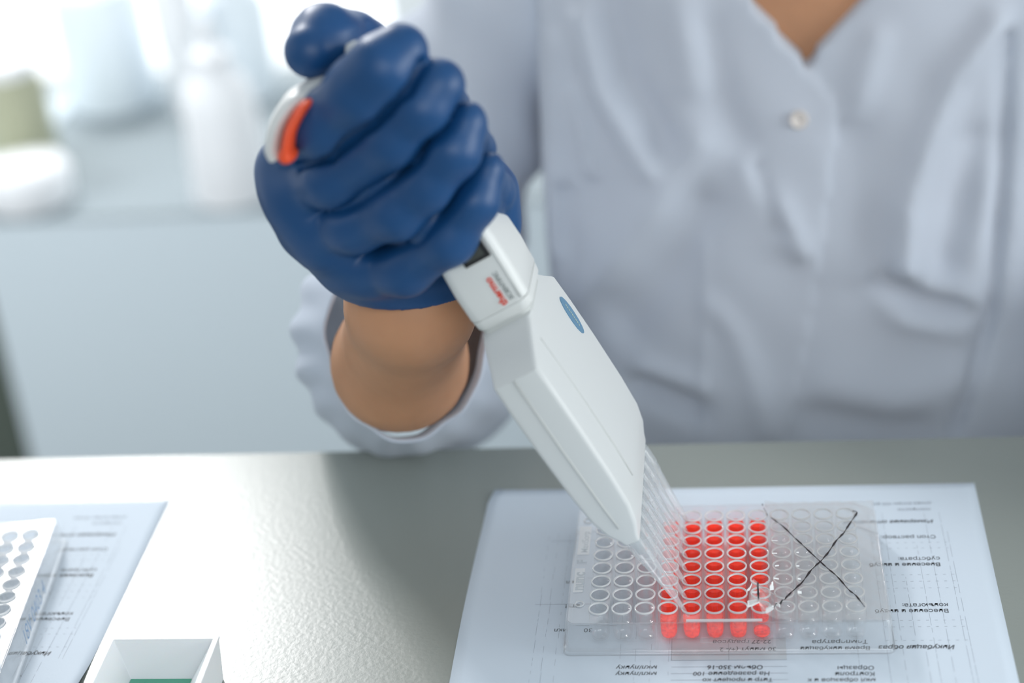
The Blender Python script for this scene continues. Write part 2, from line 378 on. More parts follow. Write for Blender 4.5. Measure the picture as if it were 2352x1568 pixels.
# ================================================================== PAPER SHEETS
def sheet(label, x0, x1, y0, y1, curl, group=None):
    nx, ny = 42, 60; v, f = [], []
    for j in range(ny+1):
        for i in range(nx+1):
            a, b = i/nx, j/ny; x = x0+(x1-x0)*a; y = y0+(y1-y0)*b
            v.append((x+curl[0](b)*(1-a)+curl[1](b)*a, y, 0.12+curl[2](a, b)))
    for j in range(ny):
        for i in range(nx): q = j*(nx+1)+i; f.append((q, q+1, q+nx+2, q+nx+1))
    o = mk('printed_sheet', v, f, M['paper'], loc=((x0+x1)/2, (y0+y1)/2, 0))
    s_ = o.modifiers.new('thickness', 'SOLIDIFY'); s_.thickness = 0.1*S; s_.offset = -1
    return tag(o, label, 'paper', 'printed form sheets on the table')
def Z0(a, b): return 0.0
pr = sheet('printed form sheet under the well plate with red wells', -55.5, 154.5, -190, 106.5,
           (lambda b: 3*math.sin(math.pi*max(0, (b-.35)/.65))*-.6+2.0*(b > .97)*(b-.97)/.03, lambda b: 3*b, lambda a, b: 1.2*max(0, b-.93)/.07*max(0, 1-a*3)))
pl_ = sheet('printed form sheet at the left edge of the picture, beside the white trough', -415, -205, -190, 104.5,
            (lambda b: 0, lambda b: 0, lambda a, b: 2.2*math.exp(-((b-.53)/.05)**2)*max(0, (a-.9)/.1)))

def rot_text(par, body, x, y, size, shear=0.0, weight=0.0, material=None, right=True):
    """print turned by 180 degrees, as it lies for the person behind the table"""
    m = Matrix.Translation((Vector((x, y, 0.2))-Vector(ORG[par.name]))*S) @ Matrix.Rotation(math.pi, 4, 'Z')
    text('printed_line', body, size, m, material or M['ink'], par, shear, weight)
LINES = [('Измерение оптической', 137.0, 78.6, 3.3, .25, .06), ('плотности', 136.8, 87.5, 2.8, 0, 0), ('длина волны 450 нм', 137.5, 92.0, 2.6, 0, 0),
         ('Стоп раствор:', 136.6, 67.2, 3.3, 0, .02), ('субстрата:', 136.6, 51.6, 3.3, 0, .02), ('Внесение и инкуб', 136.3, 47.6, 3.3, 0, .07),
         ('конъюгата:', 136.2, 20.3, 3.3, 0, .02), ('Внесение и инкуб', 136.0, 16.6, 3.3, 0, .02), ('Инкубация образ', 135.7, -6.0, 3.4, .25, .07),
         ('Температура', 103.4, -2.4, 3.3, .1, .05), ('Время инкубации', 104.0, -6.4, 3.1, .1, .02), ('Образцы', 104.5, -18.2, 3.2, .1, .03),
         ('Контроли', 104.5, -21.8, 3.2, .1, .03), ('мкл образцов и к', 104.5, -25.4, 3.0, .1, .03),
         ('22-27 градусов', 66.5, -2.0, 3.2, .1, .03), ('30 минут (+/- 2', 68.3, -6.6, 3.2, .1, .03), ('Объем 350-16', 63.0, -17.4, 3.3, .1, .05),
         ('На разведение 100', 65.5, -21.2, 3.2, .1, .03), ('Титр и процент ко', 66.5, -25.0, 3.0, .1, .03),
         ('мкл/лунку', 22.8, -17.2, 3.2, .1, .03), ('мкл/лунку', 22.8, -21.0, 3.2, .1, .03),
         ('мкл', -10.5, 38.2, 3.2, 0, 0), ('ить!', -9.5, 21.9, 3.3, 0, .05), ('мкл', -13.0, 6.2, 3.2, 0, 0), ('30', -3.5, 6.2, 3.6, 0, 0)]
def grid_lines(par, dx):
    q = []
    def hl(xa, xb, y, w_=.16): q.append(([(xa+dx, y-w_, .19), (xb+dx, y-w_, .19), (xb+dx, y+w_, .19), (xa+dx, y+w_, .19)], [(0, 1, 2, 3)]))
    def vl(x, ya, yb, w_=.10): q.append(([(x-w_+dx, ya, .19), (x+w_+dx, ya, .19), (x+w_+dx, yb, .19), (x-w_+dx, yb, .19)], [(0, 1, 2, 3)]))
    for x, ya, yb in ((139.8, -60, 84), (141.6, -60, 70), (133.5, -60, 84), (128.2, -60, 60), (121.5, 0, 38), (116.0, -60, 84), (110.0, -60, 84), (124.5, -70, -9), (99, -60, 10)):
        y = ya
        while y < yb:
            L_ = random.choice((3, 6, 9, 14)); vl(x, y, min(y+L_, yb), .045); y += L_+random.choice((.8, 1.5, 3))
    for y in (39.5, 35, 30.5, 9.5, 5.5, -3.0, 62, 58):
        x = 110.0
        while x < 140: hl(x, x+1.1, y, .07); x += 3.3
    for x in (-26, -22, -17, 8, 14, 20, 27):
        y = -60
        while y < 70:
            L_ = random.choice((2, 4, 8)); vl(x+random.uniform(-.2, .2), y, y+L_, .04); y += L_+random.choice((1, 3, 6))
    for xa, xb, y in ((-28, -5, 22.2), (-8, -2, 40), (-10.5, -5, 8), (0, 6, 8), (-25, -2, 67)): hl(xa, xb, y, .09)
    for y in (-1.0, -9.6, -14.2, -18.2, -22.1, -26): hl(28, 72, y, .09)
    for x in (28, 50): vl(x, -14.2, -1.0, .08)
    v, f = merge(q); return mk('ruled_lines', v, f, M['ink_pale'], par, False)
for par, dx in ((pr, 0), (pl_, -359.5)):
    for b, x, y, s_, sh, wt in LINES:
        if dx and (x+dx > -206 or x < 100): continue
        rot_text(par, b, x+dx, y, s_, sh, wt, M['ink'] if y < 84 else M['ink_pale'])
    grid_lines(par, dx)
def form_band(par, x0, x1, y0, y1):                     # the shaded table cells on the form
    v = [(x0, y0, .16), (x1, y0, .16), (x1, y1, .16), (x0, y1, .16)]; return mk('shaded_cell', v, [(0, 1, 2, 3)], M['cell'], par, False)
M['cell'] = mat('grey_toner', (0.58, 0.63, 0.68), 0.6)
form_band(pr, 28, 72, -13.9, -1.2)

# ================================================================== WELL PLATE
H = 14.2
def outline(wd, dp, cr, ch):
    """plan of the plate: cr = radius of the front corners, ch = (rear left, rear right) chamfers"""
    x, y = wd/2, dp/2; p = []
    def arc(cx, cy, a0, a1, n=6):
        for k in range(n+1): a = math.radians(a0+(a1-a0)*k/n); p.append((cx+cr*math.cos(a), cy+cr*math.sin(a)))
    arc(-x+cr, -y+cr, 180, 270); arc(x-cr, -y+cr, 270, 360)
    c = ch[1]
    if c: p.extend([(x, y-c*.9), (x-.5, y-c*.8), (x-c*1.1, y-.4), (x-c*1.2, y)])
    else: arc(x-cr, y-cr, 0, 90)
    c = ch[0]
    if c: p.extend([(-x+c*.75, y), (-x+c*.65, y-.4), (-x+.4, y-c*.9), (-x, y-c)])
    else: arc(-x+cr, y-cr, 90, 180)
    return p
def well_mesh():
    prof = [(3.45, H-.2), (3.95, H-.2), (4.0, H+.35), (3.45, H+.5), (3.40, H-.1), (3.28, 3.4), (3.1, 1.9), (2.4, 1.2), (0.01, 1.0)]
    inner = lathe(prof, 40)
    me = bpy.data.meshes.new('well'); v, f = inner
    outp = lathe([(3.45, H-.2), (3.98, H-1.2), (3.80, 3.2), (3.5, 1.3), (2.6, .55), (0.01, .4)], 40)
    v, f = merge([inner, outp])
    me.from_pydata((np.array(v)*S).tolist(), [], f)
    bm = bmesh.new(); bm.from_mesh(me); bmesh.ops.recalc_face_normals(bm, faces=bm.faces); bm.to_mesh(me); bm.free()
    me.polygons.foreach_set('use_smooth', [True]*len(me.polygons))
    me.materials.append(M['well']); me.materials.append(M['rim'])
    for p in me.polygons:
        zc = sum(me.vertices[i].co.z for i in p.vertices)/len(p.vertices)/S
        if zc > H-.35: p.material_index = 1
    return me
WELL = well_mesh()
def liquid_mesh(h):
    prof = [(0.01, 1.25), (2.35, 1.45), (3.02, 2.1), (3.18, 3.6), (3.25, 3+h), (3.05, 3+h-.45), (2.4, 3+h-.75), (0.01, 3+h-.9)]
    v, f = lathe(prof, 32); me = bpy.data.meshes.new('liquid'); me.from_pydata((np.array(v)*S).tolist(), [], f)
    bm = bmesh.new(); bm.from_mesh(me); bmesh.ops.recalc_face_normals(bm, faces=bm.faces); bm.to_mesh(me); bm.free()
    me.polygons.foreach_set('use_smooth', [True]*len(me.polygons)); me.materials.append(M['red']); return me
LIQ, LIQ_LOW = liquid_mesh(7.4), liquid_mesh(-.4)
def microplate(label, loc, rotz, red=None, chamf=(3.5, 6.5)):
    t = thing('well_plate', label, 'well plate', loc, rotz, 'well plates on the printed sheets', local=True)
    # skirt: flange at the foot, step, wall up to the deck
    rings = [(127.76, 85.48, 0), (127.76, 85.48, 2.0), (127.2, 85.0, 2.4), (125.2, 83.0, 2.6), (124.4, 82.2, 12.9), (123.6, 81.4, 13.9), (122.6, 80.4, H-.25)]
    v, f = [], []; n = None
    for wd, dp, z in rings:
        p = outline(wd, dp, 3.2, chamf); n = len(p); v += [(a, b, z) for a, b in p]
    for i in range(len(rings)-1):
        for k in range(n): f.append((i*n+k, i*n+(k+1) % n, (i+1)*n+(k+1) % n, (i+1)*n+k))
    o = mk('skirt', v, f, M['plate'], t, sharp=30); sd = o.modifiers.new('wall', 'SOLIDIFY'); sd.thickness = 0.9*S; sd.offset = -1
    # deck with a hole for every well
    v, f = [], []; seg = 32
    for c in range(12):
        for r in range(8):
            cx, cy = -49.5+9*c, -31.5+9*r; b = len(v)
            for k in range(seg):
                a = 2*math.pi*(k+.5)/seg-math.pi/4*0; ca, sa = math.cos(a), math.sin(a); m_ = 4.5/max(abs(ca), abs(sa))
                v.append((cx+3.6*ca, cy+3.6*sa, H-.2)); v.append((cx+m_*ca, cy+m_*sa, H-.2))
            for k in range(seg): k2 = (k+1) % seg; f.append((b+2*k, b+2*k+1, b+2*k2+1, b+2*k2))
            for qx in (-1, 1):                      # small corner fillers
                for qy in (-1, 1):
                    ks = [k for k in range(seg)]
                    cr_ = len(v); v.append((cx+4.5*qx, cy+4.5*qy, H-.2))
                    a = math.degrees(math.atan2(qy, qx)) % 360
                    k0 = int((a/360*seg-.5)) % seg; f.append((b+2*k0+1, cr_, b+2*((k0+1) % seg)+1))
    p = outline(122.6, 80.4, 3.2, chamf)
    inner_rect = lambda x, y: (max(-54, min(54, x)), max(-36, min(36, y)))
    b = len(v); nn = len(p)
    for a_, c_ in p: v.append((a_, c_, H-.2))
    for a_, c_ in p:
        x_, y_ = a_, c_; sx = x_/61.3*54; sy = y_/40.2*36
        k_ = max(abs(x_)/61.3, abs(y_)/40.2) or 1
        if abs(x_)/61.3 > abs(y_)/40.2: v.append((54*(1 if x_ > 0 else -1), max(-36, min(36, y_*36/40.2/k_)), H-.2))
        else: v.append((max(-54, min(54, x_*54/61.3/k_)), 36*(1 if y_ > 0 else -1), H-.2))
    # exact inner corners
    for k in range(nn): f.append((b+k, b+(k+1) % nn, b+nn+(k+1) % nn, b+nn+k))
    mk('deck', v, f, M['deck'], t, False)
    for c in range(12):
        for r in range(8):
            wl = bpy.data.objects.new('well', WELL); COL.objects.link(wl); wl.parent = t
            wl.location = Vector((-49.5+9*c, -31.5+9*r, 0))*S; ORG[wl.name] = ORG[t.name]
            if red and red(c, r):
                lq = bpy.data.objects.new('liquid', LIQ if red(c, r) == 1 else LIQ_LOW); COL.objects.link(lq); lq.parent = wl
                lq.rotation_euler = (0, 0, random.random()*6)
    return t
def red(c, r):                     # r = 0 is the row nearest to the camera
    if c in (3, 4, 5, 6): return 1
    if c == 7: return 2 if r == 0 else 1
    return 0
mp = microplate('clear 96 well plate with columns of red liquid standing on the right printed sheet', (49.5, 31.5, 0.2), 0, red)
def flat_text(par, body, x, y, z, size, rz, material, shear=0, weight=0, sx=1.0):
    m = Matrix.Translation(Vector((x, y, z))*S) @ Matrix.Rotation(rz, 4, 'Z') @ Matrix.Diagonal((sx, 1, 1, 1))
    return text('moulded_lettering', body, size, m, material, par, shear, weight)
flat_text(mp, 'MaxiSorp', -56.1, 6.2, H+.1, 4.0, math.pi/2, M['stamp'], 0, .05, 1.0)
flat_text(mp, 'nunc', -56.4, -19.5, H+.1, 6.4, math.pi/2, M['stamp'], 0, .25, 1.0)
flat_text(mp, 'F', -56.2, -1.2, H+.1, 5.4, math.pi/2, M['stamp'], 0, .25, 1.0)
def rectf(x0, x1, y0, y1, z): return [(x0, y0, z), (x1, y0, z), (x1, y1, z), (x0, y1, z)], [(0, 1, 2, 3)]
v, f = merge([rectf(-60.3, -55.4, 5.0, 25.5, H+.03), rectf(-60.3, -56.4, -20.6, -4.5, H+.03)])
mk('reflection_panel', v, f, M['reflection_box'], mp, False)  # white panels stand in for the reflection around the lettering
for yy in (-28.3, 29.5):
    v, f = lathe([(1.3, H+.02), (1.7, H+.5), (2.0, H+.05)], 20, (-57.2, yy, 0)); mk('locating_stud', v, f, M['rim'], mp)
for yy, za in ((-41.6, 0),):       # clear ribs on the front skirt between the strip sections
    for xx in (-26.9, 27.0-9):
        v, f = box(xx-.5, xx+.5, -41.9, -40.4, 2.5, 13.6); mk('skirt_rib', v, f, M['plate'], mp, False)

v, f = box(-15.3, 13.6, -40.1, -39.2, H-.2, H+.45); mk('edge_glint_bar', v, f, M['rim'], mp, False)  # white bar added to stand for the glint along the strip edge
qa, qb = at(1608, 1470, -11.2)-np.array([49.5, 31.5, .2]), at(1724, 1473, -11.2)-np.array([49.5, 31.5, .2])
v, f = box(qa[0], qb[0], qa[1]-.6, qa[1]+.4, qa[2]-1.2, qa[2]+1.2); bev(mk('skirt_rib', v, f, M['plate'], mp, False), .3)
# ------------------------------------------------ sealing film with the marker cross
fm = thing('sealing_film', 'clear adhesive film with a black X stuck over the right wells', 'film', (89, 31.5, H))
fx0, fx1, fy0, fy1 = 66.5, 111.0, -9.5, 71.5
def film_z(x, y):
    e = max(0.0, 1-(x-fx0)/5.0); z = 14.95+.12*math.sin(x*.9+y*.35)*math.sin(y*.41)
    z += e*e*(1.0+.8*math.sin(y*.7))
    c = math.exp(-(((x-65)/7)**2+((y+1)/11)**2)); return z+c*(2.6+1.1*math.sin(y*1.3+x*.8))
nx, ny = 60, 110; v, f = [], []
for j in range(ny+1):
    for i in range(nx+1):
        a, b = i/nx, j/ny; y = fy0+(fy1-fy0)*b
        xl = fx0 + .5*math.sin(y*.35) - 8.0*math.exp(-((y+1.5)/8.5)**2); x = xl+(fx1-xl)*a
        v.append((x, y, film_z(x, y)+.2))
for j in range(ny):
    for i in range(nx): q = j*(nx+1)+i; f.append((q, q+1, q+nx+2, q+nx+1))
o = mk('sheet', v, f, M['film'], fm)
def film_stroke(pix, wd):
    P = [on_z(u, v_, 15.6) for u, v_ in pix]; P = smooth_path(P, 7); n_ = len(P)
    ws = [wd*(.75+.35*math.sin(i*.9)+.15*math.sin(i*2.3))*(.5+.5*min(1, i/4, (n_-1-i)/5+.2)) for i in range(n_)]
    return ribbon(P, ws, lambda p: film_z(p[0], p[1])+.42)
v, f = merge([film_stroke([(1770, 1187), (1797, 1206), (1830, 1238), (1852, 1258), (1884, 1288), (1905, 1307), (1926, 1326), (1951, 1354), (1966, 1366), (1986, 1392)], .72),
              film_stroke([(1957, 1172), (1968, 1176), (1953, 1199), (1937, 1223), (1921, 1240), (1903, 1266), (1884, 1288), (1862, 1309), (1842, 1336), (1815, 1362), (1796, 1386), (1776, 1404)], .85)])
mk('marker_cross', v, f, M['marker'], fm)
v, f = merge([film_stroke([(1740, 1362), (1741, 1372), (1742, 1386), (1742, 1399)], .8),
              film_stroke([(1751, 1167), (1752, 1172)], 1.0), film_stroke([(1754, 1174), (1761, 1180), (1763, 1187)], .35)])
mk('marker_dash', v, f, M['marker'], fm)
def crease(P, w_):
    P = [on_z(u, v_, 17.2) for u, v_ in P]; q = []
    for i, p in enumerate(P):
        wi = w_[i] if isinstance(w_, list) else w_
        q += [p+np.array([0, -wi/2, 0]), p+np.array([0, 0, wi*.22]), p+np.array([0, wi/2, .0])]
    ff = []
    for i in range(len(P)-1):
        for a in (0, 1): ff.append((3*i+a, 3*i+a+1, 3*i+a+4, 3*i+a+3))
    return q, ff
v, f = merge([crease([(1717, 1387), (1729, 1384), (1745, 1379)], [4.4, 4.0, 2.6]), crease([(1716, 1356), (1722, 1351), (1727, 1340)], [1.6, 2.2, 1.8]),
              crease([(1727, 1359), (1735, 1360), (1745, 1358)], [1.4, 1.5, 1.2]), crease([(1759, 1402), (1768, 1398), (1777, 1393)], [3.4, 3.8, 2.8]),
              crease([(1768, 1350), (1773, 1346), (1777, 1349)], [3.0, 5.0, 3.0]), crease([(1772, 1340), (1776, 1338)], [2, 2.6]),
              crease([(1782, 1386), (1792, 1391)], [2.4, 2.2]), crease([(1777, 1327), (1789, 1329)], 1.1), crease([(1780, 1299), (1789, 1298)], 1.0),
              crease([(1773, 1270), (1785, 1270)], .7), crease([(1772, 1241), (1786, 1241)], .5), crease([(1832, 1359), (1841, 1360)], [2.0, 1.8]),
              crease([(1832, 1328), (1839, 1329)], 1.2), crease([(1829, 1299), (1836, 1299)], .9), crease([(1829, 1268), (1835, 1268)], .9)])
mk('crease_glints', v, f, M['glint'], fm, False)  # small raised creases, coloured white to carry the glints on the film

# ------------------------------------------------ second plate at the far left
lp = microplate('clear 96 well plate with blue handwriting on the left sheet', (-277.5, 4, 0.2), math.radians(97), None, (0, 5))
m = Matrix.Translation(Vector((-19, -42.9, 5.0))*S) @ Matrix.Rotation(math.radians(80), 4, 'X')
text('handwriting', '18V 0403 4', 8.2, m, M['ink_blue'], lp, .45, -.05)

# ------------------------------------------------ reagent trough with green liquid
tr = thing('reagent_trough', 'white plastic reagent trough with green liquid on the table', 'trough', (-168, -90, 0))
tx, ty0, ty1, th = -168.2, -150.0, -22.2, 20.0; hw = 21.8
def trough_ring(h_, e, z): return [(tx-h_, ty0+e, z), (tx+h_, ty0+e, z), (tx+h_, ty1-e, z), (tx-h_, ty1-e, z)]
v = []; rings = [(hw-1.0, 1.5, 0), (hw, 0, th-1.5), (hw+.3, -.3, th-1.3), (hw+.3, -.3, th), (hw-1.8, 1.8, th), (hw-2.4, 2.6, th-1.2), (8.5, 16.5, 3.2)]
for r in rings: v += trough_ring(*r)
f = []
for i in range(len(rings)-1):
    for k in range(4): f.append((4*i+k, 4*i+(k+1) % 4, 4*i+4+(k+1) % 4, 4*i+4+k))
f.append((24, 25, 26, 27)); f.append((3, 2, 1, 0)); bev(mk('body', v, f, M['tray'], tr, False), .6)
lz = 8.6; k_ = (lz-3.2)/(th-1.2-3.2); a_ = 8.5+(hw-2.4-8.5)*k_-.1; e_ = 16.5+(2.6-16.5)*k_+.1
v = trough_ring(a_, e_, lz); mk('liquid', v, [(0, 1, 2, 3)], M['green_liquid'], tr, False)

# ================================================================== PIPETTE
TILT = math.radians(27.5)
A = np.array([-math.sin(TILT), 0, math.cos(TILT)]); N = np.array([math.cos(TILT), 0, math.sin(TILT)]); O = np.array([15.0, 31.5, 48.5])
def pp(s_, w_, y): return O + A*s_ + N*w_ + np.array([0, y-31.5, 0])
pip = thing('multichannel_pipette', 'white eight channel pipette held in the blue glove over the wells', 'pipette', tuple(pp(-43, 0, 31.5)))
def rrect(hw_, hy, r, n=5, chx=None):
    p = []; r = min(r, hw_*.98, hy*.98)
    for cx, cy, a0 in ((hw_-r, hy-r, 0), (-hw_+r, hy-r, 90), (-hw_+r, -hy+r, 180), (hw_-r, -hy+r, 270)):
        for k in range(n+1): a = math.radians(a0+90*k/n); p.append((cx+r*math.cos(a), cy+r*math.sin(a)))
    return p
def loft(sections, n=5):
    v, f = [], []; m_ = 4*(n+1)
    for s_, wc, hw_, yc, hy, r in sections:
        for a, b in rrect(hw_, hy, r, n): v.append(pp(s_, wc+a, yc+b))
    for i in range(len(sections)-1):
        for k in range(m_): f.append((i*m_+k, i*m_+(k+1) % m_, (i+1)*m_+(k+1) % m_, (i+1)*m_+k))
    f.append(tuple(range(m_))[::-1]); f.append(tuple((len(sections)-1)*m_+k for k in range(m_)))
    return v, f
v, f = loft([(0, .3, 3.2, 31.5, 36.5, 1.2), (3, .3, 4.2, 31.5, 37.2, 1.6), (8, .2, 6.8, 31.5, 37.8, 2), (16, .2, 8.7, 31.5, 38, 2), (30, .2, 9.5, 31.5, 38.2, 2), (52, .2, 9.9, 31.5, 38.2, 2.0),
             (70, .2, 9.9, 31.5, 38.0, 2.0), (82.0, .2, 9.7, 31.5, 37.5, 2.0), (83.2, .3, 9.5, 31.5, 36.4, 2.2), (88.5, .6, 10.0, 31.5, 27.0, 2.6), (92.5, 1.0, 10.6, 31.5, 20.0, 3.0), (94, 1.2, 10.4, 31.5, 18.0, 3.4)])
mk('head', v, f, M['white2'], pip, sharp=38)
def groove(pts, w_=.5):
    v, f = tube(pts, w_, 6); return v, f
v, f = merge([groove([pp(82, -.6, -6.35), pp(50, -.6, -6.95), pp(20, -.4, -6.8), pp(9, -.2, -6.55)], .42)])
mk('seam', v, f, M['seam'], pip)
v, f = merge([groove([pp(84, 9.65, 14), pp(52, 10.1, 14), pp(30, 9.75, 14), pp(16, 8.95, 14)], .42)]); mk('seam', v, f, M['seam'], pip)
for k in range(8):                                     # nozzles and tips
    y = 9.0*k
    def prof(pr, c0):
        v, f = [], []; sg = 20; b_ = np.array([0, 1, 0])
        for r, s_ in pr:
            for q in range(sg):
                a = 2*math.pi*q/sg; v.append(pp(s_, 0, y)+N*r*math.cos(a)+b_*r*math.sin(a))
        for i in range(len(pr)-1):
            for q in range(sg): f.append((i*sg+q, i*sg+(q+1) % sg, (i+1)*sg+(q+1) % sg, (i+1)*sg+q))
        return v, f
    v, f = prof([(2.3, 1.0), (2.3, -2), (2.0, -8), (0.01, -8)], 0); mk('nozzle', v, f, M['nozzle'], pip)
    tp = prof([(3.0, -1.0), (3.75, -1.0), (3.7, -9.0), (3.3, -9.4), (3.15, -13.0), (2.85, -13.4), (1.15, -34), (0.55, -43.0), (0.3, -43.0), (0.9, -34), (2.5, -14), (2.9, -4), (3.0, -1.0)], 0)
    mk('tip', tp[0], tp[1], M['tip'], pip, sharp=30)
# round blue badge on the broad side
def badge(cs, cy, hs, hy, wv, n=36, up=0.0):
    v = [pp(cs, wv+up, cy)]; f = []
    for k in range(n): a = 2*math.pi*k/n; v.append(pp(cs+hs*math.cos(a), wv+up, cy+hy*math.sin(a)))
    for k in range(n): v.append(pp(cs+hs*math.cos(2*math.pi*k/n), wv-.5, cy+hy*math.sin(2*math.pi*k/n)))
    for k in range(n): f.append((0, 1+k, 1+(k+1) % n)); f.append((1+k, 1+n+k, 1+n+(k+1) % n, 1+(k+1) % n))
    return v, f
v, f = badge(68.0, 58.5, 9.0, 4.2, 10.1, up=.25); bd = mk('badge', v, f, M['badge'], pip, False)
q = []
for i in range(9):
    s0 = 62.5+i*1.25; q.append(([pp(s0, 10.42, 58.0+.3*(i % 2)), pp(s0+.75, 10.42, 58.2), pp(s0+.75, 10.42, 59.3), pp(s0, 10.42, 59.2-.3*(i % 3 == 0))], [(0, 1, 2, 3)]))
v, f = merge(q); mk('badge_print', v, f, M['badge_print'], bd, False)
# collar and handle
v, f = loft([(93.0, 1.4, 10.2, 31.5, 16.0, 4), (96.2, 1.6, 10.6, 31.5, 15.6, 4)]); mk('collar', v, f, M['seam'], pip, sharp=40)
v, f = loft([(95.6, 1.8, 11.0, 31.5, 15.6, 4), (96.6, 2.0, 12.0, 31.5, 16.4, 4.5), (100.2, 2.2, 12.4, 31.3, 16.6, 4.5)]); mk('collar', v, f, M['white'], pip, sharp=40)
v, f = loft([(100.2, 2.2, 11.9, 31.3, 16.2, 4.5), (101, 2.3, 12.6, 31.3, 16.8, 4.6), (112, 2.9, 13.0, 31.2, 16.8, 4.6), (125, 3.6, 12.6, 31.0, 16.2, 4.5), (136, 4.0, 12.0, 31.0, 15.4, 4.5),
             (146, 4.2, 12.0, 31.2, 14.6, 4.8), (156, 2.5, 10.8, 31.5, 12.8, 5), (170, 0, 10.0, 31.5, 11.5, 6), (190, -1, 11.0, 31.5, 11.5, 6), (198, -1, 10.5, 31.5, 11, 6), (200, -1, 8.5, 31.5, 9, 6)], 6)
hd = mk('handle', v, f, M['white'], pip, sharp=40)
v, f = groove([pp(101.5, 12.6, 14.55), pp(112, 13.1, 14.5), pp(125, 13.5, 14.75), pp(139, 13.3, 15.7)], .35); mk('seam', v, f, M['seam'], pip)
v, f = merge([([pp(s_, w_, y) for y in (13.6, 16) for s_, w_ in ((121.5, 1.6), (121.5, 12.2), (136, 12.2), (136, 1.6))], [(0, 1, 2, 3), (0, 4, 5, 1), (1, 5, 6, 2), (2, 6, 7, 3), (3, 7, 4, 0)])])
ds = mk('display', v, f, M['display'], pip, False)
v = [pp(s_, w_, 13.4) for s_, w_ in ((123, 3.2), (123, 10.8), (135, 10.8), (135, 3.2))]; mk('screen', v, [(0, 1, 2, 3)], M['lcd'], ds, False)
def pip_text(name, body, s0, w0, y, size, material, weight):
    X, Yv = A, -N; Zv = np.cross(X, Yv); p = (pp(s0, w0, y)-ORG[pip.name])*S
    m = Matrix(((X[0], Yv[0], Zv[0], p[0]), (X[1], Yv[1], Zv[1], p[1]), (X[2], Yv[2], Zv[2], p[2]), (0, 0, 0, 1)))
    text(name, body, size, m, material, pip, 0, weight)
pip_text('red_lettering', 'thermo', 101.8, 7.2, 14.1, 4.1, M['red_print'], .14)
pip_text('grey_lettering', 'SCIENTIFIC', 102.6, 10.3, 14.1, 2.5, M['grey_print'], .06)
# finger hook: white shell, orange lining
hk = smooth_path([pp(203, -3, 28), at(708, 208, 20), at(668, 238, 13), at(640, 284, 9), at(630, 332, 7), at(637, 352, 7)], 6)
v, f = tube(hk, [(7.5, 3.2)]*len(hk), 14); mk('finger_hook', v, f, M['white'], pip)
hk = smooth_path([at(726, 222, 16), at(698, 246, 9), at(672, 290, 5), at(662, 334, 3), at(662, 366, 3)], 6)
v, f = tube(hk, [(7.0, 2.2)]*(len(hk)-5)+[(7.0, 2.9), (7.2, 3.4), (6.8, 3.4), (6, 2.8), (4, 1.6)], 14); mk('finger_rest', v, f, M['orange'], pip)
def puck(s0, s1, r, wc=0.0):
    v, f = [], []; sg = 24; pr = [(r*.7, s0), (r, s0+.8), (r, s1-.8), (r*.7, s1)]
    for rr, s_ in pr:
        for q in range(sg): a = 2*math.pi*q/sg; v.append(pp(s_, wc, 31.5)+N*rr*math.cos(a)+np.array([0, rr*math.sin(a), 0]))
    for i in range(3):
        for q in range(sg): f.append((i*sg+q, i*sg+(q+1) % sg, (i+1)*sg+(q+1) % sg, (i+1)*sg+q))
    f.append(tuple(range(sg))[::-1]); f.append(tuple(3*sg+q for q in range(sg))); return v, f
v, f = puck(199, 206, 5.0); mk('plunger_stem', v, f, M['amber'], pip)
v, f = puck(205.5, 209.0, 5.5); mk('plunger_button', v, f, M['white'], pip)
p0 = at(818, 118, 24); v, f = lathe([(.01, -4), (3.2, -2.4), (4, 0), (3.2, 2.6), (.01, 4)], 20, tuple(p0)); mk('ejector_button', v, f, M['white'], pip)

# ================================================================== PERSON
per = thing('person', 'person in a white lab coat and blue glove seated behind the table', 'person', (98, 420, -750))
EL = at(1000, 850, 300); WR = at(945, 690, 58); CF = at(918, 834, 104)
SH = np.array([-50, 388, 138.0]); SH2 = np.array([262, 352, 138.0])
def torso_d(X, Y, Z, grow=0.0):
    """trunk with a front that leans back upwards; centre x = 98"""
    t = np.clip((Z+340)/520, 0, 1); cx = 98.0
    yf = 262+.20*np.clip(Z, -350, 300); yb = 440+.06*Z; hy = (yb-yf)/2+grow; cy = (yb+yf)/2
    hx = 143+12*np.clip((-Z-60)/150, 0, 1)-0*t
    hx = np.where(Z > 165, hx-(np.clip(Z-165, 0, 200)/50)**2*90, hx)
    hx = np.maximum(hx, 20)+grow
    k = (np.abs((X-cx)/hx)**2.6+np.abs((Y-cy)/hy)**2.6)**(1/2.6)
    d = (k-1)*np.minimum(hx, hy)*.95
    return np.maximum(d, np.maximum(Z-(205+grow), -(Z+360)))
